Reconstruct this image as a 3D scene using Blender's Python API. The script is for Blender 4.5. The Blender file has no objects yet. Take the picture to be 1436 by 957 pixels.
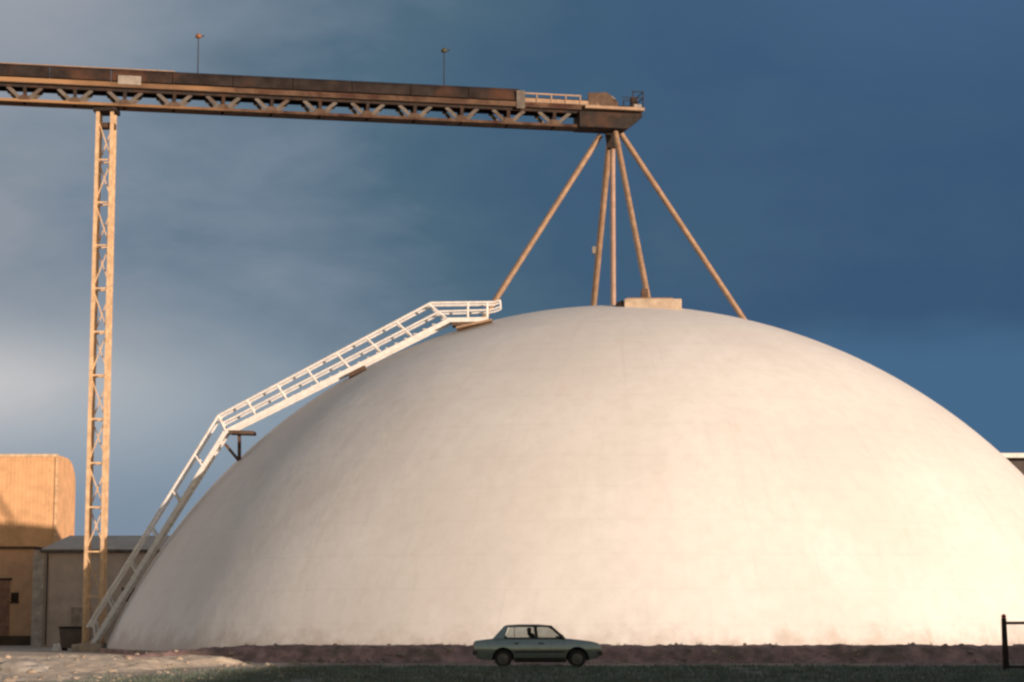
import bpy, bmesh, math, random
from mathutils import Vector, Matrix, noise
random.seed(7)
R = math.radians
S = bpy.context.scene
C = S.collection
# ------------------------------------------------------------------ camera
F, YH, CAMH = 3000.0, 862.0, 1.8
PITCH = math.atan((YH - 478.5) / F)
cam = bpy.data.cameras.new('camera'); camo = bpy.data.objects.new('camera', cam); C.objects.link(camo)
cam.sensor_width = 36; cam.lens = 36 * F / 1436; cam.clip_end = 6000
camo.location = (0, 0, CAMH); camo.rotation_euler = (R(90) + PITCH, 0, 0)
S.camera = camo
# ------------------------------------------------------------------ light
EXPO = 0.03
SUN_AZ, SUN_EL = R(43.5), R(7.0)                 # azimuth to the right of straight behind the camera
sdir = Vector((math.sin(SUN_AZ) * math.cos(SUN_EL), -math.cos(SUN_AZ) * math.cos(SUN_EL), math.sin(SUN_EL)))
sun = bpy.data.lights.new('sun', 'SUN'); suno = bpy.data.objects.new('sun', sun); C.objects.link(suno)
sun.energy = 5.0; sun.angle = R(0.5); sun.color = (1.0, 0.79, 0.63)
suno.rotation_euler = sdir.to_track_quat('Z', 'Y').to_euler()
S.view_settings.view_transform = 'Standard'; S.view_settings.look = 'None'
S.view_settings.exposure = EXPO; S.view_settings.gamma = 1; S.view_settings.use_curve_mapping = False
S.cycles.filter_width = 2.5

w = bpy.data.worlds.new('World'); S.world = w; w.use_nodes = True
nt = w.node_tree; N = nt.nodes; L = nt.links
for n in list(N): N.remove(n)
def nd(tree, t, **k):
    n = tree.nodes.new(t)
    for a, b in k.items(): setattr(n, a, b)
    return n
def mth(tree, op, a, b=None, c=None, clamp=False):
    n = nd(tree, 'ShaderNodeMath', operation=op, use_clamp=clamp)
    for i, v in enumerate((a, b, c)):
        if v is None: continue
        if isinstance(v, (int, float)): n.inputs[i].default_value = v
        else: tree.links.new(v, n.inputs[i])
    return n.outputs[0]
def maprange(tree, v, a, b, c=0.0, d=1.0, smooth=True):
    n = nd(tree, 'ShaderNodeMapRange', interpolation_type='SMOOTHSTEP' if smooth else 'LINEAR')
    tree.links.new(v, n.inputs[0])
    for i, x in enumerate((a, b, c, d)): n.inputs[1 + i].default_value = x
    return n.outputs[0]
def mixc(tree, f, a, b, mode='MIX'):
    n = nd(tree, 'ShaderNodeMix', data_type='RGBA', blend_type=mode)
    for s, v in ((n.inputs[0], f), (n.inputs[6], a), (n.inputs[7], b)):
        if isinstance(v, (int, float)): s.default_value = v
        elif isinstance(v, tuple): s.default_value = (*v[:3], 1)
        else: tree.links.new(v, s)
    return n.outputs[2]
BG = 0.1
k = 1 / (BG * 2 ** EXPO)
def sc(c): return tuple(x * k for x in c)
out = nd(nt, 'ShaderNodeOutputWorld'); bg = nd(nt, 'ShaderNodeBackground'); bg.inputs[1].default_value = BG
L.new(bg.outputs[0], out.inputs[0])
sky = nd(nt, 'ShaderNodeTexSky', sky_type='NISHITA', sun_disc=False)
sky.sun_elevation = SUN_EL; sky.sun_rotation = math.pi - SUN_AZ
sky.dust_density = 1.5
tc = nd(nt, 'ShaderNodeTexCoord'); sep = nd(nt, 'ShaderNodeSeparateXYZ'); L.new(tc.outputs['Generated'], sep.inputs[0])
sx, sy, sz = sep.outputs
mp = nd(nt, 'ShaderNodeMapping'); mp.inputs['Scale'].default_value = (1, 1, 2.2); L.new(tc.outputs['Generated'], mp.inputs[0])
def wnoise(scale, detail=4, rough=.5, dist=0.0, off=0.0):
    m2 = nd(nt, 'ShaderNodeMapping'); m2.inputs['Location'].default_value = (off, off * .7, off * .3); L.new(mp.outputs[0], m2.inputs[0])
    n = nd(nt, 'ShaderNodeTexNoise'); L.new(m2.outputs[0], n.inputs[0])
    n.inputs['Scale'].default_value = scale; n.inputs['Detail'].default_value = detail; n.inputs['Roughness'].default_value = rough
    n.inputs['Distortion'].default_value = dist
    return n.outputs[0]
n1 = wnoise(7, 5, .55, .3, 1.3); n2 = wnoise(20, 5, .55, .2, 4.1)
n3 = wnoise(3.2, 3, .5, .2, 8.7)
t = maprange(nt, sx, -.25, .17, 0, 1, False)
t = mth(nt, 'ADD', t, mth(nt, 'MULTIPLY', mth(nt, 'SUBTRACT', n1, .5), .75))
t = mth(nt, 'ADD', t, mth(nt, 'MULTIPLY', mth(nt, 'SUBTRACT', n2, .5), .22), clamp=True)
ramp = nd(nt, 'ShaderNodeValToRGB'); L.new(t, ramp.inputs[0])
els = [(0.0, (.265, .30, .355)), (.22, (.17, .23, .30)), (.48, (.076, .142, .205)), (.72, (.053, .112, .190)), (1.0, (.042, .094, .185))]
cr = ramp.color_ramp
while len(cr.elements) < len(els): cr.elements.new(.5)
for e, (p, c) in zip(cr.elements, els): e.position = p; e.color = (*c, 1)
stormc = mixc(nt, 1.0, ramp.outputs[0], (k, k, k), 'MULTIPLY')
# paler cloud bank low on the left, thin bright veil at the upper left, hazier strip near the horizon
def blob(x0, z0, rx, rz):
    a = mth(nt, 'POWER', mth(nt, 'DIVIDE', mth(nt, 'SUBTRACT', sx, x0), rx), 2)
    b = mth(nt, 'POWER', mth(nt, 'DIVIDE', mth(nt, 'SUBTRACT', sz, z0), rz), 2)
    return mth(nt, 'POWER', math.e, mth(nt, 'MULTIPLY', mth(nt, 'ADD', a, b), -1))
bn = maprange(nt, n1, .3, .65)
b1 = mth(nt, 'MULTIPLY', blob(-.27, .098, .115, .030), mth(nt, 'ADD', mth(nt, 'MULTIPLY', bn, .4), .62), clamp=True)
b0 = mth(nt, 'MULTIPLY', blob(-.19, .088, .13, .036), .6, clamp=True)
stormc = mixc(nt, b0, stormc, sc((.33, .41, .47)))
stormc = mixc(nt, b1, stormc, sc((.62, .60, .59)))
b2 = mth(nt, 'MULTIPLY', blob(-.26, .275, .11, .05), .6, clamp=True)
stormc = mixc(nt, b2, stormc, sc((.36, .38, .42)))
low = maprange(nt, sz, .04, .13, .75, 0)
low = mth(nt, 'MULTIPLY', low, maprange(nt, n3, .3, .7, .6, 1))
stormc = mixc(nt, mth(nt, 'MULTIPLY', low, maprange(nt, sx, -.05, .05, 1, 0)), stormc, sc((.19, .27, .37)))
low2 = mth(nt, 'MULTIPLY', maprange(nt, mth(nt, 'ADD', sz, mth(nt, 'MULTIPLY', mth(nt, 'SUBTRACT', n1, .5), .03)), .115, .14, .75, 0), maprange(nt, sx, -.05, .05, 0, 1))
stormc = mixc(nt, low2, stormc, sc((.068, .155, .268)))
b3 = mth(nt, 'MULTIPLY', blob(.20, .30, .11, .06), .5, clamp=True)
stormc = mixc(nt, b3, stormc, sc((.075, .15, .27)))
gl = mth(nt, 'MULTIPLY', maprange(nt, sx, -.26, -.62, 0, 1), mth(nt, 'MULTIPLY', maprange(nt, sz, .30, .62, 1, 0), mth(nt, 'ADD', mth(nt, 'MULTIPLY', bn, .5), .5)), clamp=True)
stormc = mixc(nt, gl, stormc, sc((2.1, 1.65, 1.35)))   # unseen cloud glow added left of the frame to brighten the dome's left side
front = maprange(nt, sy, -.25, .35)
fin = mixc(nt, front, sky.outputs[0], stormc)
# ground half of the world stays dark
fin = mixc(nt, maprange(nt, sz, -.03, 0), (.3, .28, .26), fin)
L.new(fin, bg.inputs[0])

# ------------------------------------------------------------------ helpers
def P(px, py, Y):
    """point of the place seen at a photo pixel, on the vertical plane at distance Y"""
    r = (px - 718) / F; u = (478.5 - py) / F
    yd = math.cos(PITCH) - u * math.sin(PITCH); zd = math.sin(PITCH) + u * math.cos(PITCH)
    return Vector((r / yd * Y, Y, CAMH + zd / yd * Y))
def mat(name, base, rough=.7, metal=0.0, var=.25, scale=3.0, bump=0.0, bscale=None, second=None, sfac=.5, sscale=1.0, stretch=(1, 1, 1), edge=(.45, .65)):
    m = bpy.data.materials.new(name); m.use_nodes = True; T = m.node_tree
    b = T.nodes['Principled BSDF']; b.inputs['Roughness'].default_value = rough; b.inputs['Metallic'].default_value = metal
    tc = nd(T, 'ShaderNodeTexCoord'); mp = nd(T, 'ShaderNodeMapping'); mp.inputs['Scale'].default_value = stretch
    T.links.new(tc.outputs['Object'], mp.inputs[0])
    def nz(s, d=5, ro=.6):
        n = nd(T, 'ShaderNodeTexNoise'); n.inputs['Scale'].default_value = s; n.inputs['Detail'].default_value = d
        n.inputs['Roughness'].default_value = ro; T.links.new(mp.outputs[0], n.inputs[0]); return n.outputs[0]
    a = nz(scale)
    col = mixc(T, maprange(T, a, .3, .7), tuple(x * (1 - var) for x in base), tuple(min(1, x * (1 + var)) for x in base))
    if second:
        col = mixc(T, mth(T, 'MULTIPLY', maprange(T, nz(sscale, 6, .65), *edge), sfac), col, second)
    T.links.new(col, b.inputs['Base Color'])
    if bump:
        bp = nd(T, 'ShaderNodeBump'); bp.inputs['Strength'].default_value = bump; bp.inputs['Distance'].default_value = .02
        T.links.new(nz(bscale or scale * 4), bp.inputs['Height']); T.links.new(bp.outputs[0], b.inputs['Normal'])
    m['T'] = 1
    return m
class MB:
    def __init__(s): s.bm = bmesh.new()
    def hexa(s, pts):
        v = [s.bm.verts.new(p) for p in pts]
        for f in ((0, 3, 2, 1), (4, 5, 6, 7), (0, 1, 5, 4), (1, 2, 6, 5), (2, 3, 7, 6), (3, 0, 4, 7)): s.bm.faces.new([v[i] for i in f])
        return s
    def box(s, a, b):
        x0, y0, z0 = a; x1, y1, z1 = b
        return s.hexa([(x0, y0, z0), (x1, y0, z0), (x1, y1, z0), (x0, y1, z0), (x0, y0, z1), (x1, y0, z1), (x1, y1, z1), (x0, y1, z1)])
    def bar(s, p, q, wd, h, up=(0, 0, 1)):
        p = Vector(p); q = Vector(q); d = (q - p).normalized(); up = Vector(up)
        if abs(d.dot(up)) > .98: up = Vector((0, 1, 0))
        sd = d.cross(up).normalized(); u = sd.cross(d).normalized()
        c = []
        for e in (p, q):
            for i, j in ((-1, -1), (1, -1), (1, 1), (-1, 1)): c.append(e + sd * (i * wd / 2) + u * (j * h / 2))
        return s.hexa(c)
    def tube(s, p, q, r, n=10, r2=None):
        p = Vector(p); q = Vector(q); d = (q - p).normalized(); up = Vector((0, 0, 1)) if abs(d.z) < .95 else Vector((0, 1, 0))
        a = d.cross(up).normalized(); b = a.cross(d); r2 = r if r2 is None else r2
        A = []; B = []
        for i in range(n):
            t = 2 * math.pi * i / n; o = a * math.cos(t) + b * math.sin(t)
            A.append(s.bm.verts.new(p + o * r)); B.append(s.bm.verts.new(q + o * r2))
        for i in range(n):
            j = (i + 1) % n; s.bm.faces.new((A[i], A[j], B[j], B[i]))
        s.bm.faces.new(A[::-1]); s.bm.faces.new(B)
        return s
    def path(s, pts, r, n=8):
        for a, b in zip(pts, pts[1:]): s.tube(a, b, r, n)
        return s
    def prism(s, poly, y0, y1, f=None):
        """extrude an xz outline from y0 to y1"""
        A = [s.bm.verts.new((x, y0, z)) for x, z in poly]; B = [s.bm.verts.new((x, y1, z)) for x, z in poly]
        n = len(poly)
        s.bm.faces.new(A); s.bm.faces.new(B[::-1])
        for i in range(n):
            j = (i + 1) % n; s.bm.faces.new((A[j], A[i], B[i], B[j]))
        return s
    def lathe(s, prof, c, axis='Y', n=28):
        """prof: (radius, offset along axis)"""
        rings = []
        for r, o in prof:
            ring = []
            for i in range(n):
                t = 2 * math.pi * i / n
                ring.append(s.bm.verts.new(Vector(c) + (Vector((r * math.cos(t), o, r * math.sin(t))) if axis == 'Y' else Vector((r * math.cos(t), r * math.sin(t), o)))))
            rings.append(ring)
        for A, B in zip(rings, rings[1:]):
            for i in range(n):
                j = (i + 1) % n; s.bm.faces.new((A[i], A[j], B[j], B[i]))
        s.bm.faces.new(rings[0][::-1]); s.bm.faces.new(rings[-1])
        return s
    def build(s, name, m, parent=None, bevel=0, smooth=False, seg=2):
        bmesh.ops.recalc_face_normals(s.bm, faces=s.bm.faces)
        me = bpy.data.meshes.new(name); s.bm.to_mesh(me); s.bm.free(); me.materials.append(m)
        o = bpy.data.objects.new(name, me); C.objects.link(o)
        if parent: o.parent = parent
        if smooth:
            for p in me.polygons: p.use_smooth = True
        if bevel:
            b = o.modifiers.new('bevel', 'BEVEL'); b.width = bevel; b.segments = seg; b.limit_method = 'ANGLE'; b.angle_limit = R(28)
        return o
def thing(name, label, cat, loc=(0, 0, 0), rz=0, group=None):
    o = bpy.data.objects.new(name, None); C.objects.link(o); o.location = loc; o.rotation_euler = (0, 0, rz)
    o.empty_display_size = .3
    o['label'] = label; o['category'] = cat
    if group: o['group'] = group
    return o
def structure(o): o['kind'] = 'structure'; return o
def fbm(x, y, s, oct=4, off=0.0): return noise.fractal(Vector((x * s + off, y * s, off)), 1.0, 2.0, oct)

# ------------------------------------------------------------------ materials
def steel(name, base, rust, sfac=.7, rough=.6): return mat(name, base, rough, 0.0, .2, 2.5, .2, 12, rust, sfac, 1.2)
M = {}
M['tan_steel'] = steel('tan_steel', (.33, .21, .13), (.25, .14, .08), .5)
M['tower_steel'] = steel('tower_steel', (.66, .45, .27), (.54, .34, .19), .45)
M['dark_steel'] = steel('dark_steel', (.036, .029, .027), (.09, .045, .028), .6)
M['grey_steel'] = steel('grey_steel', (.15, .13, .115), (.08, .045, .03), .6)
M['hood'] = mat('hood', (.030, .023, .021), .8, 0, .35, 1.2, .2, 10, (.11, .05, .03), .7, .35, (1, 1, 1), (.5, .7))
M['stringer'] = mat('stringer', (.11, .066, .045), .7, 0, .3, 2.0, .2, 10, (.05, .022, .018), .85, .6)
M['pale_panel'] = mat('pale_panel', (.27, .23, .195), .6, 0, .2, 3)
M['white_paint'] = mat('white_paint', (.74, .71, .68), .5, 0, .1, 4, .1, 20, (.45, .30, .2), .45, 1.5, (1, 1, 1), (.55, .75))
M['brown_steel'] = steel('brown_steel', (.12, .08, .058), (.07, .04, .03))
M['concrete'] = mat('concrete', (.46, .36, .27), .9, 0, .18, 2, .4, 14)
for k_ in ('dark_steel', 'hood', 'stringer', 'brown_steel', 'grey_steel'):
    b_ = M[k_].node_tree.nodes['Principled BSDF'] if k_ in M else None
    if b_: b_.inputs['Specular IOR Level'].default_value = .12; b_.inputs['Roughness'].default_value = .85
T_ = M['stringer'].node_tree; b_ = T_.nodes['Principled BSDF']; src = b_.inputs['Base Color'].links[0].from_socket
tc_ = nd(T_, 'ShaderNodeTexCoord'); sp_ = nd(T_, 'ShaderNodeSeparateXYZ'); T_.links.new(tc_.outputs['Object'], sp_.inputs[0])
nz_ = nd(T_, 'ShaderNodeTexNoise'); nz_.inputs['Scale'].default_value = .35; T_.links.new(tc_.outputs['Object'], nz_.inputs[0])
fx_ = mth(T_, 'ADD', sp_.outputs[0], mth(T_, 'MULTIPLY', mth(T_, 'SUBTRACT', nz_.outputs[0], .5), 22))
T_.links.new(mixc(T_, maprange(T_, fx_, -32, -18, .9, 0), src, (.36, .21, .11)), b_.inputs['Base Color'])  # orange sunlight towards the bridge's left end, painted into the stringer colour
M['rubber'] = mat('rubber', (.018, .018, .019), .85, 0, .2, 8)
M['black_trim'] = mat('black_trim', (.025, .025, .026), .55, 0, .2, 8)
M['rock'] = mat('rock', (.30, .27, .24), .9, 0, .3, 2, .6, 9)

# ------------------------------------------------------------------ ground
def ground_material():
    m = bpy.data.materials.new('ground'); m.use_nodes = True; T = m.node_tree; b = T.nodes['Principled BSDF']
    b.inputs['Roughness'].default_value = .95
    tc = nd(T, 'ShaderNodeTexCoord'); sp = nd(T, 'ShaderNodeSeparateXYZ'); T.links.new(tc.outputs['Object'], sp.inputs[0])
    def nz(s, d=6, ro=.6, sc=(1, 1, 1)):
        mp = nd(T, 'ShaderNodeMapping'); mp.inputs['Scale'].default_value = sc; T.links.new(tc.outputs['Object'], mp.inputs[0])
        n = nd(T, 'ShaderNodeTexNoise'); n.inputs['Scale'].default_value = s; n.inputs['Detail'].default_value = d; n.inputs['Roughness'].default_value = ro
        T.links.new(mp.outputs[0], n.inputs[0]); return n.outputs[0]
    X, Y, _ = sp.outputs
    big = mth(T, 'SUBTRACT', nz(.22), .5); fine = nz(1.6, 8, .65)
    soil = mixc(T, maprange(T, fine, .3, .7), (.12, .085, .07), (.25, .18, .15))
    sand = mixc(T, maprange(T, fine, .3, .7), (.40, .31, .23), (.62, .51, .40))
    sand = mixc(T, maprange(T, nz(.5), .52, .68, 0, .8), sand, (.26, .19, .135))
    grass = mixc(T, maprange(T, fine, .3, .7), (.09, .115, .09), (.14, .16, .12))
    grass = mixc(T, maprange(T, nz(.45), .55, .7, 0, .6), grass, (.085, .075, .045))
    # track of pale dirt at the foot of the bank
    tr = mth(T, 'SUBTRACT', 1, maprange(T, mth(T, 'ABSOLUTE', mth(T, 'SUBTRACT', mth(T, 'ADD', Y, mth(T, 'MULTIPLY', big, 3)), 78.6)), .3, 2.0), clamp=True)
    gr_end = mth(T, 'ADD', Y, mth(T, 'MULTIPLY', big, 5))
    col = mixc(T, maprange(T, gr_end, 76, 78.5), grass, soil)
    col = mixc(T, mth(T, 'MULTIPLY', tr, maprange(T, nz(.35), .4, .62)), col, (.27, .20, .15))
    # sand yard on the left
    xb = mth(T, 'ADD', mth(T, 'MULTIPLY', mth(T, 'SUBTRACT', Y, 56.8), .17), -11.5)
    d = mth(T, 'SUBTRACT', mth(T, 'ADD', X, mth(T, 'MULTIPLY', big, 7)), xb)
    sm = mth(T, 'SUBTRACT', 1, maprange(T, d, -1.2, 1.2), clamp=True)
    col = mixc(T, sm, col, sand)
    col = mixc(T, mth(T, 'MULTIPLY', maprange(T, gr_end, 88, 92), .8), col, sand)
    T.links.new(col, b.inputs['Base Color'])
    bp = nd(T, 'ShaderNodeBump'); bp.inputs['Strength'].default_value = .7; bp.inputs['Distance'].default_value = .08
    T.links.new(nz(2.2, 8, .65), bp.inputs['Height']); T.links.new(bp.outputs[0], b.inputs['Normal'])
    return m
g = MB(); v = [g.bm.verts.new(p) for p in ((-2500, -2500, 0), (2500, -2500, 0), (2500, 2500, 0), (-2500, 2500, 0))]; g.bm.faces.new(v)
structure(g.build('ground', ground_material()))

def grid_mesh(name, m, xs, ys, fz, pos=lambda x, y: (x, y)):
    bm = bmesh.new(); V = [[bm.verts.new((*pos(x, y), fz(x, y))) for x in xs] for y in ys]
    for j in range(len(ys) - 1):
        for i in range(len(xs) - 1): bm.faces.new((V[j][i], V[j][i + 1], V[j + 1][i + 1], V[j + 1][i]))
    me = bpy.data.meshes.new(name); bm.to_mesh(me); bm.free(); me.materials.append(m)
    for p in me.polygons: p.use_smooth = True
    o = bpy.data.objects.new(name, me); C.objects.link(o); return o
def frange(a, b, s):
    n = int(round((b - a) / s)); return [a + (b - a) * i / n for i in range(n + 1)]
M['soil'] = mat('soil', (.33, .205, .185), .95, 0, .35, 2.0, .8, 6, (.10, .09, .06), .6, .8)
def bank_z(x, y):
    h = .66 * (1 - .45 * max(0, min(1, (-x - 9) / 6)))
    h += .05 * fbm(x, y, .7, 4) + .06 * fbm(x, y, 2.6, 4, 5)
    t = (y - 82.4) / 1.5
    e = 1 - max(0, abs(t) - .3) / .75
    e = max(0, min(1, e)); e = e * e * (3 - 2 * e)
    fade = max(0, min(1, (x + 19) / 6))
    return -.03 + h * e * fade + .02 * fbm(x, y, 5, 2, 9) * e
structure(grid_mesh('bank', M['soil'], frange(-20, 46, .16), frange(80.4, 84.6, .14), bank_z))

def sand_z(x, y):
    def ss(v): v = max(0, min(1, v)); return v * v * (3 - 2 * v)
    right = ss((-10.5 + 2.6 * ss((y - 74.5) / 3) - x + 1.8 * fbm(x, y, .35, 4, 11)) / 3.2)
    prof = ss((y - 66) / 10) * (1 - ss((y - 78.6) / 2.4))
    lum = .13 * fbm(x, y, .5, 4, 6) + .06 * fbm(x, y, 1.9, 5, 8) + .03 * fbm(x, y, 5.5, 3, 2)
    e = ss((y - 57) / 3) * (1 - ss((y - 80) / 1.2))
    return -.05 + (.26 * prof + (.8 * lum + .06) * e) * right
M['sand'] = mat('sand', (.66, .53, .40), .95, 0, .25, 2.5, 1.0, 9, (.36, .26, .18), .6, .7, (1, 1, 1), (.54, .7))
structure(grid_mesh('sand_bank', M['sand'], frange(-34, -3, .16), frange(56, 81.5, .16), sand_z))

# unseen rise added outside the view on the right, shaped to shade the foreground
U = Vector((math.cos(SUN_AZ), math.sin(SUN_AZ), 0)); Vv = Vector((-math.sin(SUN_AZ), math.cos(SUN_AZ), 0)); V0 = 4.0
TE = math.tan(SUN_EL)
def shade_hill_h(u):
    y = 83.0; x = (u - y * U.y) / U.x
    if x > -13.0: tip = x * Vv.x + y * Vv.y; zt = .72
    else:
        x = -9.0; y = (u - x * U.x) / U.y; tip = x * Vv.x + y * Vv.y; zt = 0
    h = zt + max(0, tip - V0) * TE
    h += .10 * fbm(u, 0, .35, 4, 3)
    f = max(0, min(1, (u - 12) / 14)) * max(0, min(1, (112 - u) / 20))
    return h * f * f * (3 - 2 * f)
def shade_hill_z(u, v):
    return shade_hill_h(u) * math.exp(-((v - V0) / 4.2) ** 2) - .03
M['shade_hill'] = mat('shade_hill_grass', (.07, .075, .035), .95, 0, .35, .8, .8, 5, (.16, .12, .08), .6, .3)
structure(grid_mesh('shade_hill', M['shade_hill'], frange(8, 114, 1.0), frange(V0 - 11, V0 + 11, .9), shade_hill_z, lambda u, v: (u * U.x + v * Vv.x, u * U.y + v * Vv.y)))

# grass: blades in the dark verge in front of the car
def grass():
    bm = bmesh.new()
    n = 0
    while n < 15000:
        y = 54 + 24.5 * random.random() ** 1.1; x = random.uniform(-.245, .245) * y * 1.15
        xb = -11.5 + (y - 56.8) * .17 + 2.2 * fbm(x, y, .25, 3)
        if x < xb + random.uniform(-1, 1): continue
        if y > 75.5 + 1.2 * fbm(x, y, .4, 3, 2): continue
        if fbm(x, y, .45, 3, 7) < -.35 and random.random() < .8: continue
        n += 1
        h = random.uniform(.05, .13) * (1 + .9 * max(0, fbm(x, y, .6, 2, 4)))
        for _ in range(3):
            a = random.uniform(0, 6.28); ww = random.uniform(.008, .02); lx = random.uniform(-.07, .07); ly = random.uniform(-.07, .07)
            bx = x + random.uniform(-.09, .09); by = y + random.uniform(-.09, .09)
            p = [bm.verts.new((bx - ww * math.cos(a), by - ww * math.sin(a), -.01)), bm.verts.new((bx + ww * math.cos(a), by + ww * math.sin(a), -.01)), bm.verts.new((bx + lx, by + ly, h))]
            bm.faces.new(p)
    me = bpy.data.meshes.new('grass'); bm.to_mesh(me); bm.free()
    me.materials.append(mat('grass_blades', (.115, .150, .120), .8, 0, .45, .9, 0, None, (.10, .095, .05), .6, .5))
    o = bpy.data.objects.new('grass', me); C.objects.link(o); o['kind'] = 'stuff'; o['label'] = 'short dark green grass verge along the foreground'
grass()
def weeds():
    bm = bmesh.new()
    for _ in range(1500):
        x = random.uniform(-19, 44); y = random.choice((random.uniform(80.6, 84.2), random.gauss(80.9, .25)))
        if fbm(x, y, .5, 3, 21) < .0: continue
        z = bank_z(x, y); h = random.uniform(.04, .16)
        for _ in range(5):
            a = random.uniform(0, 6.28); ww = random.uniform(.006, .014); bx = x + random.uniform(-.06, .06); by = y + random.uniform(-.06, .06)
            bm.faces.new([bm.verts.new((bx - ww * math.cos(a), by - ww * math.sin(a), z - .03)), bm.verts.new((bx + ww * math.cos(a), by + ww * math.sin(a), z - .03)), bm.verts.new((bx + random.uniform(-.09, .09), by + random.uniform(-.09, .09), z + h))])
    me = bpy.data.meshes.new('weeds'); bm.to_mesh(me); bm.free(); me.materials.append(mat('dry_weeds', (.14, .12, .07), .9, 0, .4, .8, 0, None, (.07, .09, .04), .6, .5))
    o = bpy.data.objects.new('weeds', me); C.objects.link(o); o['kind'] = 'stuff'; o['label'] = 'sparse dry weeds along the earth bank'
weeds()
def stones():
    bm = bmesh.new(); n = 0
    while n < 900:
        if random.random() < .62: x = random.uniform(-26, -6.5); y = random.uniform(57, 80); z = max(0, sand_z(x, y))
        else: x = random.uniform(-18, 40); y = random.gauss(81.3, 1.0); z = bank_z(x, y)
        if y > 84: continue
        n += 1; q_ = random.random(); sz = .025 + .10 * q_ ** 4
        m4 = Matrix.Translation((x, y, max(z, 0) + sz * .25)) @ Matrix.Rotation(random.uniform(0, 6.28), 4, 'Z') @ Matrix.Diagonal((sz * random.uniform(.8, 1.6), sz * random.uniform(.8, 1.4), sz * random.uniform(.5, .9), 1))
        g_ = bmesh.ops.create_icosphere(bm, subdivisions=1, radius=1)['verts']
        for v in g_: v.co = m4 @ (v.co * random.uniform(.8, 1.2))
    me = bpy.data.meshes.new('stones'); bm.to_mesh(me); bm.free(); me.materials.append(mat('stone', (.34, .28, .22), .9, 0, .5, .7))
    o = bpy.data.objects.new('stones', me); C.objects.link(o); o['kind'] = 'stuff'; o['label'] = 'loose stones strewn over the sand and the earth bank'
stones()

# ------------------------------------------------------------------ dome
DX, DY, DR, DT = 5.5, 111.0, 27.75, 17.6
dome = thing('storage_dome', 'huge smooth white dome building under the raised conveyor', 'dome', (DX, DY, 0))
def dome_material():
    m = bpy.data.materials.new('dome_coating'); m.use_nodes = True; T = m.node_tree; b = T.nodes['Principled BSDF']
    b.inputs['Roughness'].default_value = .75
    tc = nd(T, 'ShaderNodeTexCoord')
    def nz(s, d, ro, sc=(1, 1, 1)):
        mp = nd(T, 'ShaderNodeMapping'); mp.inputs['Scale'].default_value = sc; T.links.new(tc.outputs['Object'], mp.inputs[0])
        n = nd(T, 'ShaderNodeTexNoise'); n.inputs['Scale'].default_value = s; n.inputs['Detail'].default_value = d; n.inputs['Roughness'].default_value = ro
        T.links.new(mp.outputs[0], n.inputs[0]); return n.outputs[0]
    col = mixc(T, maprange(T, nz(.16, 4, .55), .3, .7), (.715, .68, .65), (.79, .765, .74))
    col = mixc(T, maprange(T, nz(1.6, 6, .7), .35, .75, 0, .30), col, (.58, .54, .50))
    col = mixc(T, maprange(T, nz(.5, 5, .7, (1, 1, .18)), .58, .8, 0, .35), col, (.60, .47, .36))
    sp = nd(T, 'ShaderNodeSeparateXYZ'); T.links.new(tc.outputs['Object'], sp.inputs[0])
    an_ = mth(T, 'ARCTAN2', sp.outputs[1], sp.outputs[0])
    cb = nd(T, 'ShaderNodeCombineXYZ'); T.links.new(mth(T, 'MULTIPLY', an_, 26), cb.inputs[0]); T.links.new(mth(T, 'MULTIPLY', sp.outputs[2], .11), cb.inputs[1])
    st = nd(T, 'ShaderNodeTexNoise'); st.inputs['Scale'].default_value = 1.6; st.inputs['Detail'].default_value = 6; st.inputs['Roughness'].default_value = .65; T.links.new(cb.outputs[0], st.inputs[0])
    col = mixc(T, maprange(T, st.outputs[0], .55, .76, 0, .28), col, (.53, .49, .45))
    col = mixc(T, maprange(T, st.outputs[0], .44, .22, 0, .30), col, (.84, .82, .79))
    lf = nd(T, 'ShaderNodeTexWave', bands_direction='Z', wave_profile='SAW'); lf.inputs['Scale'].default_value = .22; lf.inputs['Distortion'].default_value = .5; lf.inputs['Detail'].default_value = 2
    T.links.new(tc.outputs['Object'], lf.inputs[0])
    col = mixc(T, mth(T, 'MULTIPLY', maprange(T, lf.outputs[1], .9, 1.0), .08), col, (.45, .41, .38))
    spl = mth(T, 'ADD', sp.outputs[2], mth(T, 'MULTIPLY', mth(T, 'SUBTRACT', nz(.9, 6, .7), .5), 3.0))
    col = mixc(T, maprange(T, spl, .2, 1.5, .55, 0), col, (.42, .33, .27))      # dirt splashed up from the soil
    T.links.new(col, b.inputs['Base Color'])
    bp = nd(T, 'ShaderNodeBump'); bp.inputs['Strength'].default_value = .35; bp.inputs['Distance'].default_value = .06
    h = mth(T, 'ADD', nz(1.3, 6, .65), mth(T, 'MULTIPLY', nz(.3, 3, .5), 2.0))
    T.links.new(h, bp.inputs['Height']); T.links.new(bp.outputs[0], b.inputs['Normal'])
    return m
bm = bmesh.new(); NS = 160; NRr = 48; zc = DT - DR; rings = []
th_max = math.acos((0.0 - zc) / DR)
for j in range(1, NRr + 1):
    th = th_max * j / NRr; ring = []
    bul = 1 + .008 * (j / NRr) ** 3
    for i in range(NS):
        p = 2 * math.pi * i / NS
        wob = 1 + .0016 * noise.noise(Vector((math.cos(p) * th * 5, math.sin(p) * th * 5, 1.7)))
        rr = DR * math.sin(th) * bul * wob
        ring.append(bm.verts.new((rr * math.cos(p), rr * math.sin(p), zc + DR * math.cos(th))))
    rings.append(ring)
top = bm.verts.new((0, 0, DT))
for i in range(NS): bm.faces.new((top, rings[0][i], rings[0][(i + 1) % NS]))
for A, B in zip(rings, rings[1:]):
    for i in range(NS):
        j = (i + 1) % NS; bm.faces.new((A[i], B[i], B[j], A[j]))
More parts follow.
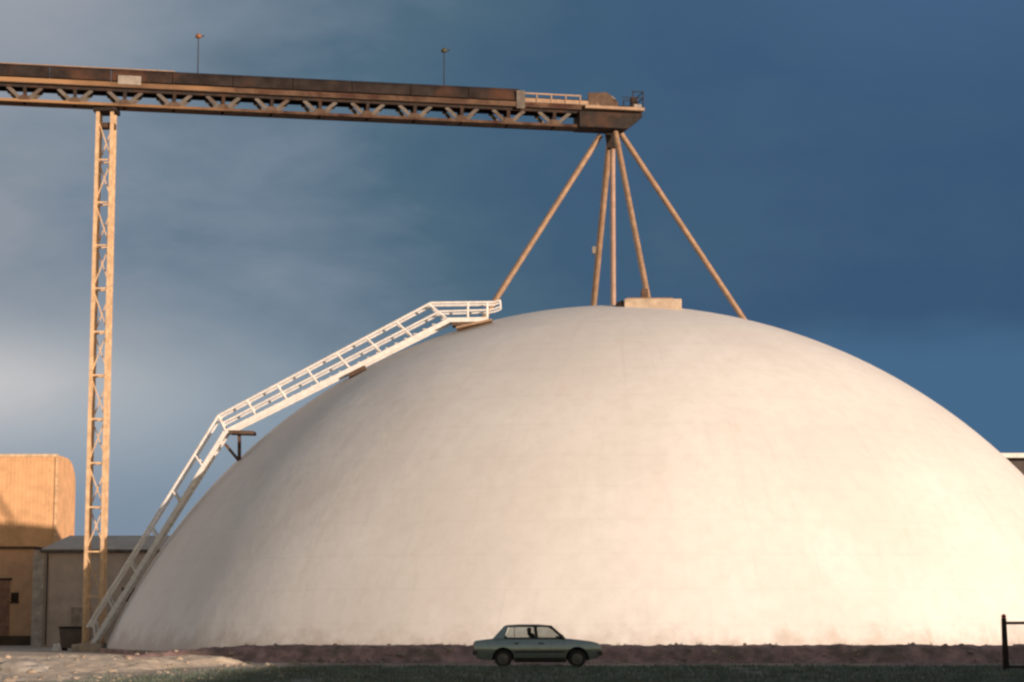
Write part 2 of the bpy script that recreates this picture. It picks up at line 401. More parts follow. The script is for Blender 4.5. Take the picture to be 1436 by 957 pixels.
me = bpy.data.meshes.new('shell'); bm.to_mesh(me); bm.free(); me.materials.append(dome_material())
for p in me.polygons: p.use_smooth = True
sh = bpy.data.objects.new('shell', me); C.objects.link(sh); sh.parent = dome
rb = math.sqrt(DR * DR - zc * zc) * 1.008
MB().lathe([(rb + .02, -.2), (rb + .30, -.2), (rb + .30, .16), (rb + .26, .2), (rb - .1, .2)], (0, 0, 0), 'Z', 128).build('footing', M['soil'], dome)
def dome_z(x, y): return zc + math.sqrt(max(0, DR * DR - (x - DX) ** 2 - (y - DY) ** 2))

# ------------------------------------------------------------------ gantry
GY0, GY1 = 104.4, 111.0
g0 = P(0, 138, GY0); g1 = P(900, 150, GY1)
ax = Vector((g1.x - g0.x, GY1 - GY0, 0)); GL = ax.length; ang = math.atan2(ax.y, ax.x)
ZB = 27.24
gan = thing('conveyor_gantry', 'long dark steel conveyor bridge high above the dome', 'conveyor', (g1.x, GY1, ZB), ang)
# local frame: x along the bridge (0 at the head, negative to the left), y across (0 near side, W far side), z from the bottom chord
W = 0.95; XL = -46.0; XE = -3.45
for y in (0, W):
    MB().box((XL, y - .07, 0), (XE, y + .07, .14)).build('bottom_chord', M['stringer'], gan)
    MB().box((XL, y - .07, .74), (XE, y + .07, .90)).build('top_chord', M['dark_steel'], gan)
PS = 2.47; xs = []
x = XE - 1.3
while x > XL: xs.append(x); x -= PS
for i, x in enumerate(xs):
    for y in (0, W):
        MB().box((x - .085, y - .06, .14), (x + .085, y + .06, .74)).build('post', M['dark_steel'], gan)
        for s in (-1, 1):
            MB().bar((x + s * .17, y, .15), (x + s * .84, y, .75), .05, .18).build('brace', M['grey_steel'], gan)
    for y in (-.072, W + .072):
        MB().prism([(x - .30, .10), (x + .30, .10), (x + .17, .34), (x - .17, .34)], y - .006, y + .006).build('gusset_plate', M['brown_steel'], gan)
    MB().bar((x, .07, .07), (x, W - .07, .07), .12, .1).build('cross_beam', M['brown_steel'], gan)
MB().box((XL, .075, .02), (XE, W - .075, .05)).build('soffit', M['brown_steel'], gan)
MB().box((XL, -.30, .905), (-.5, W + .30, .942)).build('deck', M['brown_steel'], gan)
for y in (-.30, W + .28):
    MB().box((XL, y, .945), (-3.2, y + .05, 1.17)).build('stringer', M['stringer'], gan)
# belt hood: a curved cover in sections
hx = [XL + .02]
while hx[-1] < -7.2: hx.append(min(hx[-1] + 3.05, -6.6))
for a, b in zip(hx, hx[1:]):
    m_ = MB(); pr = []
    for j in range(13):
        t = math.pi * j / 12; pr.append((W / 2 - math.cos(t) * .74, 1.24 + math.sin(t) ** .7 * .76))
    A = [m_.bm.verts.new((a + .015, y, z)) for y, z in pr]; B = [m_.bm.verts.new((b - .015, y, z)) for y, z in pr]
    for i in range(12): m_.bm.faces.new((A[i], A[i + 1], B[i + 1], B[i]))
    m_.bm.faces.new(A); m_.bm.faces.new(B[::-1])
    m_.build('hood', M['hood'], gan)
MB().box((XL, W / 2 - .16, 2.0), (-24.5, W / 2 + .16, 2.045)).build('lit_edge_strip', M['tan_steel'], gan)  # added strip: sunlit top edge of the hood put in as tan colour
MB().box((XL, .1, .95), (-2.0, W - .1, 1.235)).build('belt_frame', M['dark_steel'], gan)
MB().box((-6.55, .22, 1.50), (-2.4, W - .22, 1.56)).build('belt', M['rubber'], gan)
MB().box((-6.55, .02, 1.25), (-2.3, .10, 1.46)).build('belt_side', M['tan_steel'], gan)
for i in range(7):
    xx = -6.2 + i * .58
    MB().tube((xx, .12, 1.40), (xx, W - .12, 1.40), .075, 10).build('roller', M['pale_panel'], gan, smooth=False)
MB().box((-6.6, -.03, 1.66), (-3.3, .03, 1.74)).build('guard_rail', M['tan_steel'], gan)
for i in range(5):
    MB().box((-6.5 + i * .78, -.025, 1.21), (-6.44 + i * .78, .025, 1.66)).build('rail_post', M['tan_steel'], gan)
MB().lathe([(.42, 0), (.46, .05), (.46, W - .4), (.42, W - .35)], (-1.75, .18, 1.42), 'Y', 24).build('head_pulley', M['pale_panel'], gan)
MB().prism([(-2.9, 1.24), (-1.3, 1.24), (-1.3, 1.5), (-1.9, 1.98), (-2.9, 1.9)], .02, .14).build('pulley_guard', M['brown_steel'], gan)
MB().box((-27.35, -.34, 1.06), (-26.2, -.31, 1.52)).build('cover_plate', M['pale_panel'], gan)
MB().box((-6.85, -.36, .80), (-6.4, -.31, 1.75)).build('joint_plate', M['grey_steel'], gan)
# head house
hp = [(-3.45, 0.0), (-.85, 0.0), (-.03, .66), (-.03, .85), (-3.45, .85)]
MB().prism(hp, -.25, W + .25).build('head_box', M['dark_steel'], gan, .02)
MB().box((-3.2, -.55, .945), (0, W + .55, 1.10)).build('head_platform', M['tan_steel'], gan)
for xx in (-.62, -.06):
    for yy in (-.5, W + .5): MB().tube((xx, yy, 1.1), (xx, yy, 1.98), .03, 8).build('rail_post', M['dark_steel'], gan)
MB().path([(-1.2, -.5, 1.62), (-.06, -.5, 1.62), (-.06, W + .5, 1.62), (-1.2, W + .5, 1.62)], .025).build('guard_rail', M['dark_steel'], gan)
MB().path([(-.62, -.5, 1.95), (-.06, -.5, 1.95), (-.06, W + .5, 1.95), (-.62, W + .5, 1.95)], .025).build('guard_rail', M['dark_steel'], gan)
MB().box((-.55, -.45, 1.11), (-.12, .1, 1.30)).build('motor', M['pale_panel'], gan, .03)
MB().box((-.5, .25, 1.11), (-.15, .6, 1.85)).build('switch_box', M['dark_steel'], gan, .02)

def lamp_mast(px, ytop, xl, label, bulb):
    base = gan.matrix_basis @ Vector((xl, W + .2, 1.205))
    yb = base.y
    t = thing('lamp_mast', label, 'lamp mast', base, 0, 'lamp masts on the conveyor bridge')
    h = P(px, ytop, yb).z - base.z
    MB().tube((0, 0, -.26), (0, 0, h), .03, 8, .022).build('pole', M['dark_steel'], t)
    MB().lathe([(.05, -.12), (.15, -.08), (.17, 0), (.10, .10), (.03, .14)], (0, 0, h), 'Z', 14).build('lamp_head', bulb, t)
    MB().bar((0, 0, h - .05), (.30, 0, h + .02), .05, .05).build('lamp_arm', M['dark_steel'], t)
import bpy as _b
gan_m = Matrix.Translation(gan.location) @ Matrix.Rotation(ang, 4, 'Z'); gan.matrix_basis = gan_m
def gx(px):  # distance along the bridge of a photo column
    best = min((abs((718 + F * (gan_m @ Vector((x, W, 1))).x / ((gan_m @ Vector((x, W, 1))).y * math.cos(PITCH) + 26.5 * math.sin(PITCH))) - px), x) for x in frange(-34, 0, .05))
    return best[1]
lamp_mast(277, 51, gx(277), 'taller lamp mast with rusty orange lamp head on the conveyor bridge', steel('rust_lamp', (.38, .17, .06), (.2, .08, .03)))
lamp_mast(623, 71, gx(623), 'shorter lamp mast with dark green lamp head on the conveyor bridge', steel('green_lamp', (.05, .06, .035), (.1, .08, .03)))

# ------------------------------------------------------------------ lattice tower under the bridge
TYd = 105.6
tb = P(134, 862 + F * CAMH / TYd / 1.0, TYd); tt = P(150.5, 150, TYd + .75)
tow = thing('lattice_tower', 'slender orange lattice tower holding up the left of the conveyor bridge', 'tower', (tt.x, TYd, 0))
TH = ZB - .012; TW = .72
TY0 = .7
q = [(-TW / 2, -TW / 2), (TW / 2, -TW / 2), (TW / 2, TW / 2), (-TW / 2, TW / 2)]
tow.location = (tt.x, TYd + .58, 0)
TS = 1.12
def tp(i, z): f_ = TS + (1 - TS) * z / TH; return Vector((q[i][0] * f_, q[i][1] * f_, z))
for i in range(4): MB().bar(tp(i, 0), tp(i, TH - .2), .165, .165).build('leg', M['tower_steel'], tow)
NB = 12
for kx in range(NB):
    z0 = .5 + (TH - 1.0) * kx / NB; z1 = .5 + (TH - 1.0) * (kx + 1) / NB
    fm = MB()
    for i in range(4): fm.bar(tp(i, z0), tp((i + 1) % 4, z0), .06, .08)
    fm.build('strut_frame', M['tower_steel'], tow)
    for i in range(4):
        a, b = (i, (i + 1) % 4) if kx % 2 == 0 else ((i + 1) % 4, i)
        MB().bar(tp(a, z0 + .08), tp(b, z1 - .08), .04, .055).build('brace', M['tower_steel'], tow)
MB().box((-TW / 2 - .22, -TW / 2 - .22, TH - .2), (TW / 2 + .22, TW / 2 + .3, TH)).build('head_plate', M['dark_steel'], tow)
MB().box((-TW / 2 - .1, -.3, TH - 1.0), (TW / 2 + .1, .3, TH - .75)).build('head_beam', M['brown_steel'], tow)
MB().box((-.9, -.9, -.1), (.9, .9, .35)).build('footing', M['concrete'], tow, .03)

# ------------------------------------------------------------------ legged frame on the dome
HY = 111.6
hc = P(857, 205, HY)
fr = thing('support_frame', 'tan steel legged frame carrying the conveyor head on top of the dome', 'support frame', (hc.x, HY, dome_z(hc.x, HY)))
o0 = Vector(fr.location)
def leg(name, top, foot, r, pad=True):
    l = MB().tube(Vector(top) - o0, Vector(foot) - o0, r, 12).build(name, M['tan_steel'], fr, smooth=False)
    if pad:
        MB().box(Vector(foot) - o0 + Vector((-.4, -.4, -.35)), Vector(foot) - o0 + Vector((.4, .4, .05))).build('foot_plate', M['tan_steel'], fr, .02)
def on_dome(px, Y):
    x = (px - 718) / F * Y * 1.005
    z = 17
    for _ in range(4):
        d = Y * math.cos(PITCH) + (z - CAMH) * math.sin(PITCH); x = (px - 718) / F * d; z = dome_z(x, Y)
    return Vector((x, Y, z))
leg('leg', P(842, 190, 111.6), on_dome(668, 111.2), .15)
leg('leg', P(871, 188, 111.8), on_dome(1054, 112.0), .15)
leg('leg', P(855, 195, 112.3), on_dome(827, 118.0), .17)
leg('leg', P(863, 186, 110.8), on_dome(909, 105.8) + Vector((0, 0, .35)), .15, False)
sp_t = P(859, 205, 111.6); sp_b = on_dome(860, 110.8)
MB().tube(sp_t - o0, sp_b - o0 - Vector((0, 0, .2)), .14, 14).build('spout_pipe', mat('spout', (.36, .23, .17), .6, 0, .15, 2), fr)
ch = P(858, 186, 111.6) - o0; cl = P(858, 209, 111.6) - o0
cz = ZB - .004 - o0.z
MB().hexa([(cl.x - .22, -.3, cl.z), (cl.x + .22, -.3, cl.z), (cl.x + .22, .3, cl.z), (cl.x - .22, .3, cl.z), (ch.x - .36, -.42, cz), (ch.x + .36, -.42, cz), (ch.x + .36, .42, cz), (ch.x - .36, .42, cz)]).build('chute', M['dark_steel'], fr)
jb = P(834, 352, 116.2) - o0
MB().box(jb - Vector((.14, .3, .2)), jb + Vector((.14, .1, .2))).build('junction_box', M['pale_panel'], fr, .02)

pad = thing('roof_plinth', 'tan concrete plinth on the crown of the dome under the front leg', 'plinth', on_dome(914, 105.6))
MB().box((-1.42, -.9, -.55), (1.42, .9, .27)).build('block', M['concrete'], pad, .04)
MB().box((-1.30, -.8, .272), (1.0, .8, .33)).build('cap', M['tan_steel'], pad, .01)
MB().hexa([(-1.95, -.7, -.5), (-1.45, -.85, -.5), (-1.45, .7, -.5), (-1.95, .6, -.5), (-1.8, -.6, .12), (-1.45, -.75, .22), (-1.45, .6, .22), (-1.8, .5, .12)]).build('hatch', M['dark_steel'], pad)
MB().box((-.52, -.35, .332), (-.2, .35, .85)).build('bracket', M['brown_steel'], pad)

# ------------------------------------------------------------------ white stair up the left side of the dome
SY = 104.6; SW = .95
stair = thing('access_stair', 'white railed stairway climbing the left side of the dome', 'stairway', (P(128, 905, SY).x, SY, 0))
so = Vector(stair.location)
def sp3(px, py, dy=0): return P(px, py, SY) - so + Vector((0, dy, 0))
low = [(129, 902), (231, 736), (316, 604)]
upp = [(316, 604), (420, 553), (500, 512), (629, 445)]
flat = [(629, 445), (684, 445)]
for dy in (0, SW):
    MB().bar(sp3(129, 904, dy), sp3(316, 606, dy), .07, .22, (0, 0, 1)).build('stringer', M['white_paint'], stair)
    MB().bar(sp3(316, 606, dy + .002), sp3(629, 450, dy + .002), .07, .22).build('stringer', M['white_paint'], stair)
    MB().bar(sp3(627, 449, dy), sp3(684, 448, dy), .07, .22).build('stringer', M['white_paint'], stair)
    rl = [sp3(122, 880, dy), sp3(306, 583, dy), sp3(604, 425, dy), sp3(692, 424, dy)]
    MB().path(rl, .065).build('handrail', M['white_paint'], stair)
    md = [sp3(313, 593, dy), sp3(616, 437, dy), sp3(684, 435, dy)]
    MB().path(md, .055).build('mid_rail', M['white_paint'], stair)
    # lower posts: short uprights square to the flight, with one curved foot at the start
    def lerp(a, b, t): return (a[0] + (b[0] - a[0]) * t, a[1] + (b[1] - a[1]) * t)
    for t in (.16, .33, .49, .66, .83):
        a = lerp((129, 902), (316, 604), t); b = lerp((122, 880), (306, 583), t - .012)
        MB().tube(sp3(*a, dy), sp3(*b, dy), .045, 8).build('rail_post', M['white_paint'], stair)
    MB().path([sp3(122, 880, dy), sp3(131, 871, dy), sp3(133, 893, dy)], .045).build('rail_post', M['white_paint'], stair)
    for t in (0.0, .135, .275, .415, .555, .695, .835, .99):
        a = lerp((316, 604), (629, 445), t); b = lerp((306, 583), (604, 425), t)
        MB().tube(sp3(*a, dy), sp3(*b, dy), .055, 8).build('rail_post', M['white_paint'], stair)
    for px in (656, 683):
        MB().tube(sp3(px, 445, dy), sp3(px, 424, dy), .055, 8).build('rail_post', M['white_paint'], stair)
    MB().path([sp3(692, 424, dy), sp3(701, 421, dy), sp3(702, 430, dy), sp3(692, 434, dy), sp3(684, 435, dy)], .045).build('end_loop', M['white_paint'], stair)
def treads(a, b, n):
    m_ = MB()
    for i in range(n):
        c = sp3(*lerp(a, b, (i + .5) / n))
        m_.box(c + Vector((-.13, .037, -.02)), c + Vector((.13, SW - .037, .02)))
    return m_
treads((129, 902), (316, 604), 40).build('steps', M['white_paint'], stair)
treads((316, 604), (629, 445), 24).build('steps', M['white_paint'], stair)
a, b = sp3(629, 447), sp3(684, 447)
MB().box((a.x, .037, a.z - .03), (b.x, SW - .037, a.z + .03)).build('landing', M['grey_steel'], stair)
# brown brackets to the shell
MB().bar(sp3(322, 606, .45), sp3(356, 607, .45), 1.1, .16).build('bracket', M['brown_steel'], stair)
MB().bar(sp3(334, 609, .45), sp3(334, 645, .45), .16, .16, (0, 1, 0)).build('bracket', M['brown_steel'], stair)
MB().bar(sp3(314, 622, .45), sp3(333, 645, .45), .14, .14, (0, 1, 0)).build('bracket', M['brown_steel'], stair)
MB().bar(sp3(499, 514, .45), sp3(502, 531, .45), .9, .18).build('bracket', M['brown_steel'], stair)
MB().bar(sp3(640, 461, .3), sp3(690, 450, .3), 1.5, .10).build('shoe_plate', M['tan_steel'], stair)
MB().bar(sp3(634, 455, .45), sp3(682, 450, .45), .9, .14).build('bracket', M['brown_steel'], stair)
MB().bar(sp3(676, 450, .45), sp3(676, 461, .45), .5, .18, (0, 1, 0)).build('bracket', M['brown_steel'], stair)
fz = sp3(129, 903).z
MB().box((-.55, -.35, -.1), (.55, SW + .35, fz + .02)).build('footing', M['concrete'], stair, .03)

# ------------------------------------------------------------------ buildings on the left
def clad(name, base, wl=.30, second=None):
    m = mat(name, base, .6, 0, .12, 1.2, 0, None, second or tuple(x * .7 for x in base), .4, .5)
    T = m.node_tree; b = T.nodes['Principled BSDF']; tc = nd(T, 'ShaderNodeTexCoord')
    wv = nd(T, 'ShaderNodeTexWave', bands_direction='X'); wv.inputs['Scale'].default_value = 1 / wl / 3.2
    T.links.new(tc.outputs['Object'], wv.inputs[0]); bp = nd(T, 'ShaderNodeBump'); bp.inputs['Strength'].default_value = .25; bp.inputs['Distance'].default_value = .025
    T.links.new(wv.outputs[1], bp.inputs['Height']); T.links.new(bp.outputs[0], b.inputs['Normal']); return m
OY = 165.0
def ox(px, Y): return P(px, 800, Y).x
zt = P(50, 638, OY).z; xm = ox(76, OY)
bl = thing('clad_building', 'tall orange clad building with a rounded roof edge beside the tower', 'building', (xm, OY, 0))
BD = 7.2
pts = [(0, 0), (BD, 0), (BD, zt - 2.0)]
for j in range(1, 11):
    t = j / 10 * math.pi / 2
    pts.append((BD - 3.4 + 3.4 * math.cos(t), zt - 2.0 + 2.0 * math.sin(t)))
pts += [(0, zt)]
wl = MB(); A = [wl.bm.verts.new((-26, y, z)) for y, z in pts]; B = [wl.bm.verts.new((0, y, z)) for y, z in pts]
wl.bm.faces.new(A); wl.bm.faces.new(B[::-1])
for i in range(len(pts)): j = (i + 1) % len(pts); wl.bm.faces.new((A[j], A[i], B[i], B[j]))
wl.build('wall', clad('orange_cladding', (.72, .41, .21)), bl)
tr_ = MB(); tr_.box((-.10, -.08, 0), (.10, -.003, zt - .2)); tr_.build('corner_trim', mat('corner_paint', (.66, .42, .24)), bl)
MB().box((-26, -.10, zt - .16), (.06, -.003, zt + .05)).build('roof_trim', mat('roof_trim', (.66, .48, .30), .6), bl)

AY = 127.0
za = P(20, 770, AY).z; xa1 = ox(47, AY)
an = thing('clad_shed', 'low brown clad shed with a dark door below the orange building', 'shed', (xa1, AY, 0))
MB().box((-20, 0, 0), (0, 5.5, za)).build('wall', clad('brown_cladding', (.70, .40, .23), .4), an)
MB().box((-20.2, -.2, za + .002), (.15, 5.7, za + .14)).build('roof', M['brown_steel'], an)
xd0 = ox(-6, AY) - xa1; xd1 = ox(15, AY) - xa1
zd = P(8, 814, AY).z
dr_ = MB().box((xd0, -.06, 0), (xd1, -.003, zd)).build('door', mat('brown_door', (.30, .15, .09), .6), an)
MB().box((xd0 - .1, -.09, zd + .002), (xd1 + .1, -.003, zd + .12)).build('door_frame', M['dark_steel'], an)
xw = ox(22, AY) - xa1; zw = P(22, 838, AY).z
wn = MB().box((xw - .22, -.05, zw - .28), (xw + .22, -.003, zw + .28)).build('window', M['dark_steel'], an)
MB().box((xw - .28, -.07, zw - .36), (xw + .28, -.003, zw - .285)).build('sill', M['brown_steel'], wn)
MB().box((-20, -.12, 0), (.06, -.004, P(20, 892, AY).z)).build('plinth', M['brown_steel'], an)

KY = 121.0
zk = P(100, 772, KY).z; xk = ox(47, KY)
sd = thing('grey_shed', 'low grey shed with a shallow pale roof tucked behind the dome', 'shed', (xk, KY, 0))
Lk = 12.0
MB().box((.0, 0, 0), (Lk, 5.2, zk)).build('wall', clad('grey_cladding', (.60, .45, .35), .5), sd)
MB().hexa([(.45, -.15, zk + .003), (Lk, -.15, zk + .003), (Lk, 5.3, zk + .003), (.45, 5.3, zk + .003), (.45, -.15, zk + .08), (Lk, -.15, zk + .08), (Lk, 5.3, zk + 1.02), (.9, 5.3, zk + 1.02)]).build('roof', mat('grey_roof', (.62, .47, .34), .6, 0, .15, 1.0), sd)
MB().box((-.02, -.12, 0), (.62, -.003, zk - .3)).build('pilaster', mat('pale_pilaster', (.46, .39, .33), .8), sd, .02)

MB().tube((.40, -.24, zk - .06), (Lk, -.24, zk - .06), .09, 8).build('gutter', M['grey_steel'], sd)
MB().path([(.80, -.24, zk - .07), (.80, -.10, zk - .35), (.80, -.10, .1)], .05).build('downpipe', M['grey_steel'], sd)
MB().box((2.2, -.06, 0), (3.3, -.003, 2.2)).build('door', mat('shed_door', (.40, .29, .22), .7), sd)
MB().box((5.0, -.05, 2.5), (6.2, -.003, 3.3)).build('louvre', M['brown_steel'], sd)
# bin and blocks at the foot of the stair
bn_ = thing('steel_bin', 'dark rusty box bin with a lid at the foot of the white stairway', 'bin', (P(103, 905, 108.8).x, 108.8, 0))
MB().hexa([(-.55, -.45, .12), (.55, -.45, .12), (.55, .45, .12), (-.55, .45, .12), (-.64, -.5, 1.1), (.64, -.5, 1.1), (.64, .5, 1.1), (-.64, .5, 1.1)]).build('bin_body', steel('bin_steel', (.12, .085, .07), (.12, .06, .04)), bn_, .02)
MB().box((-.68, -.54, 1.102), (.68, .54, 1.2)).build('lid', M['dark_steel'], bn_, .02)
for xx in (-.45, .45): MB().box((xx - .07, -.4, 0), (xx + .07, .4, .118)).build('skid', M['dark_steel'], bn_)
def rock(name, label, loc, sx_, sy_, sz_, m, seed, parent=None, cat='rock'):
    bm = bmesh.new(); bmesh.ops.create_icosphere(bm, subdivisions=3, radius=1)
    for v in bm.verts:
        n = v.co.normalized(); d = 1 + .35 * noise.fractal(n * 1.3 + Vector((seed, 0, 0)), 1, 2, 4)
        v.co = Vector((n.x * d * sx_, n.y * d * sy_, max(-.15 * sz_, n.z * d * sz_)))
    me = bpy.data.meshes.new(name); bm.to_mesh(me); bm.free(); me.materials.append(m)
    o = bpy.data.objects.new(name, me); C.objects.link(o); o.location = loc; o['label'] = label; o['category'] = cat
    return o
rock('rock', 'large grey rubble mound on the sunlit sand in the lower left corner', (P(30, 945, 67).x, 67, .02), .95, .8, .40, M['rock'], 3)
rock('rock', 'small white stone beside the dark bin', (P(82, 905, 108).x, 107.6, 0), .22, .2, .36, M['white_paint'], 5)
rock('rock', 'low dark clod on the sand between the bin and the car', (P(180, 930, 77).x, 77, .2), .3, .2, .18, M['soil'], 9)

# ------------------------------------------------------------------ flat roofed building behind the dome
BY = 140.0
fb = thing('flat_roof_building', 'dark flat roofed building with white fascia peeping out behind the right of the dome', 'building', (ox(1380, BY), BY, 0))
zf = P(1420, 637, BY).z
MB().box((0, 0, 0), (24, 18, zf - .3)).build('wall', mat('dark_wall', (.06, .045, .04), .7), fb)
MB().box((-.3, -.9, zf - .295), (24.3, 18.3, zf)).build('fascia', M['white_paint'], fb)

# ------------------------------------------------------------------ gate on the right
QY = 70.0
gp = P(1411, 940, QY)
gt = thing('mesh_gate', 'dark steel post and mesh gate panel at the right edge', 'gate', (gp.x, QY, 0))
zp = P(1410, 867, QY).z; zr = P(1420, 874, QY).z
MB().hexa([(-.10, -.06, -.05), (.10, -.06, -.05), (.10, .06, -.05), (-.10, .06, -.05), (-.10, -.06, zp), (.04, -.06, zp), (.04, .06, zp), (-.10, .06, zp)]).build('post', M['dark_steel'], gt)
MB().lathe([(.05, 0), (.085, .03), (.07, .10), (.02, .13)], (-.03, 0, zp), 'Z', 12).build('post_cap', mat('red_cap', (.38, .07, .06), .6), gt)
MB().tube((.03, 0, zr), (3.4, 0, zr + .02), .05, 10).build('rail', M['dark_steel'], gt)
MB().tube((.09, 0, .12), (3.4, 0, .12), .04, 10).build('rail', M['dark_steel'], gt)
ms = MB(); x = .15
while x < 3.35: ms.bar((x, 0, .12), (x, 0, zr), .0035, .0035); x += .05
z = .2
while z < zr: ms.bar((.1, .007, z), (3.35, .007, z), .0035, .0035); z += .05
ms.build('mesh', M['grey_steel'], gt)
MB().hexa([(3.3, -.05, -.05), (3.4, -.05, -.05), (3.4, .05, -.05), (3.3, .05, -.05), (3.3, -.05, zp), (3.4, -.05, zp), (3.4, .05, zp), (3.3, .05, zp)]).build('post', M['dark_steel'], gt)

# ------------------------------------------------------------------ car (side on, nose to the right)
CY = 74.3
car = thing('parked_car', 'silver grey saloon car parked in front of the dome', 'car', (P(663.5, 935, CY).x, CY + .82, 0))
M['car_paint'] = mat('car_paint', (.31, .345, .325), .27, .65, .06, 5)
def glass():
    m = bpy.data.materials.new('car_glass'); m.use_nodes = True; b = m.node_tree.nodes['Principled BSDF']
    b.inputs['Base Color'].default_value = (.62, .66, .66, 1); b.inputs['Roughness'].default_value = .03; b.inputs['Transmission Weight'].default_value = 1; b.inputs['IOR'].default_value = 1.12
    return m
GLS = glass(); HW = .82
WR, WXR, WXF, WZ = .30, 1.03, 3.58, .30
def arch(cx, r, n=14):
    return [(cx + r * math.cos(math.pi * j / n), WZ + r * math.sin(math.pi * j / n)) for j in range(n + 1)]   # right to left
prof = [(.10, .30), (WXR - .37, .26)]
low_e = []
poly = [(.13, .36), (.13, .30), (.30, .25)]
poly += [(WXR - .37, .25)] + arch(WXR, .37)[::-1] + [(WXR + .37, .25), (WXF - .39, .25)] + arch(WXF, .39)[::-1] + [(WXF + .39, .27)]
poly += [(4.28, .30), (4.34, .42), (4.40, .60), (4.38, .74), (4.30, .82), (4.10, .875), (3.75, .92), (3.33, .965), (2.97, .98), (.95, .98), (.64, .965), (.30, .925), (.06, .895), (.02, .84), (.04, .62), (.10, .45)]
# body with tumblehome: narrower at sill and deck
bmx = MB(); lay = [(-HW + .07, 0), (-HW, 1), (HW, 1), (HW - .07, 0)]
def sidey(z):
    return HW - (.075 * (max(0, .62 - z) / .36) ** 1.6 + .085 * (max(0, z - .62) / .36) ** 1.7)
def curve_side(m_):
    for z in (.34, .42, .5, .56, .62, .68, .74, .8, .86, .91):
        bm_ = m_.bm; bmesh.ops.bisect_plane(bm_, geom=bm_.verts[:] + bm_.edges[:] + bm_.faces[:], plane_co=(0, 0, z), plane_no=(0, 0, 1))
    for v in m_.bm.verts:
        if abs(v.co.y) > .5:
            d_ = abs(v.co.y) - HW; v.co.y = math.copysign(sidey(v.co.z) + d_, v.co.y)
    return m_
def smooth_angle(o, a=32):
    for p in o.data.polygons: p.use_smooth = True
    o.data.set_sharp_from_angle(angle=R(a)); return o
body = smooth_angle(curve_side(MB().prism(poly, -HW, HW)).build('body', M['car_paint'], car, .045, seg=3))
def side(poly_, y, th, name, m_, parent=car, bev=0):
    return smooth_angle(curve_side(MB().prism(poly_, y - th, y + th)).build(name, m_, parent, bev))
ZR_ = 1.43
# doors: slightly proud skins with a shut gap between them, each with a handle
for s in (-1, 1):
    y = s * (HW + .004)
    dR = [(1.44, .33), (2.13, .33), (2.13, .93), (1.30, .93), (1.30, .70)]
    dF = [(2.16, .33), (3.05, .33), (3.12, .45), (3.12, .93), (2.16, .93)]
    for dp, hx_ in ((dR, 1.40), (dF, 2.26)):
        d_ = side(dp, y, .006, 'door', M['car_paint'])
        MB().box((hx_, y - .02 if s < 0 else y, .80), (hx_ + .17, y if s < 0 else y + .02, .835)).build('handle', M['black_trim'], d_)
    side([(1.42, .50), (3.16, .50), (3.16, .56), (1.42, .56)], s * (HW + .014), .008, 'rub_strip', M['black_trim'])
    side([(1.44, .22), (3.16, .22), (3.16, .325), (1.44, .325)], s * (HW - .02), .03, 'sill', M['black_trim'])
# greenhouse
yb, yr = .74, .60
def gp3(x, z, s):
    t = (z - .98) / (ZR_ - .98); return Vector((x, s * (yb + (yr - yb) * t), z))
roof = MB(); rp = [(1.04, 1.385), (1.16, 1.44), (1.6, 1.465), (2.2, 1.465), (2.58, 1.44), (2.70, 1.39)]
A = []
for x, z in rp:
    A.append([roof.bm.verts.new((x, yy * (yr + .03), z - .035 * yy * yy)) for yy in (-1, -.6, -.2, .2, .6, 1)])
for r0, r1 in zip(A, A[1:]):
    for i in range(5): roof.bm.faces.new((r0[i], r0[i + 1], r1[i + 1], r1[i]))
ro = roof.build('roof', mat('roof_paint', (.16, .15, .14), .35, .4, .05, 5), car, smooth=True)
so_ = ro.modifiers.new('solid', 'SOLIDIFY'); so_.thickness = .05; so_.offset = -1
def pane(pts, name='window'):
    m_ = MB(); pts = [Vector(p) for p in pts]; n_ = (pts[1] - pts[0]).cross(pts[2] - pts[0]).normalized() * .004
    A = [m_.bm.verts.new(p - n_) for p in pts]; B = [m_.bm.verts.new(p + n_) for p in pts]; n = len(pts)
    m_.bm.faces.new(A); m_.bm.faces.new(B[::-1])
    for i in range(n): m_.bm.faces.new((A[(i + 1) % n], A[i], B[i], B[(i + 1) % n]))
    return m_.build(name, GLS, car)
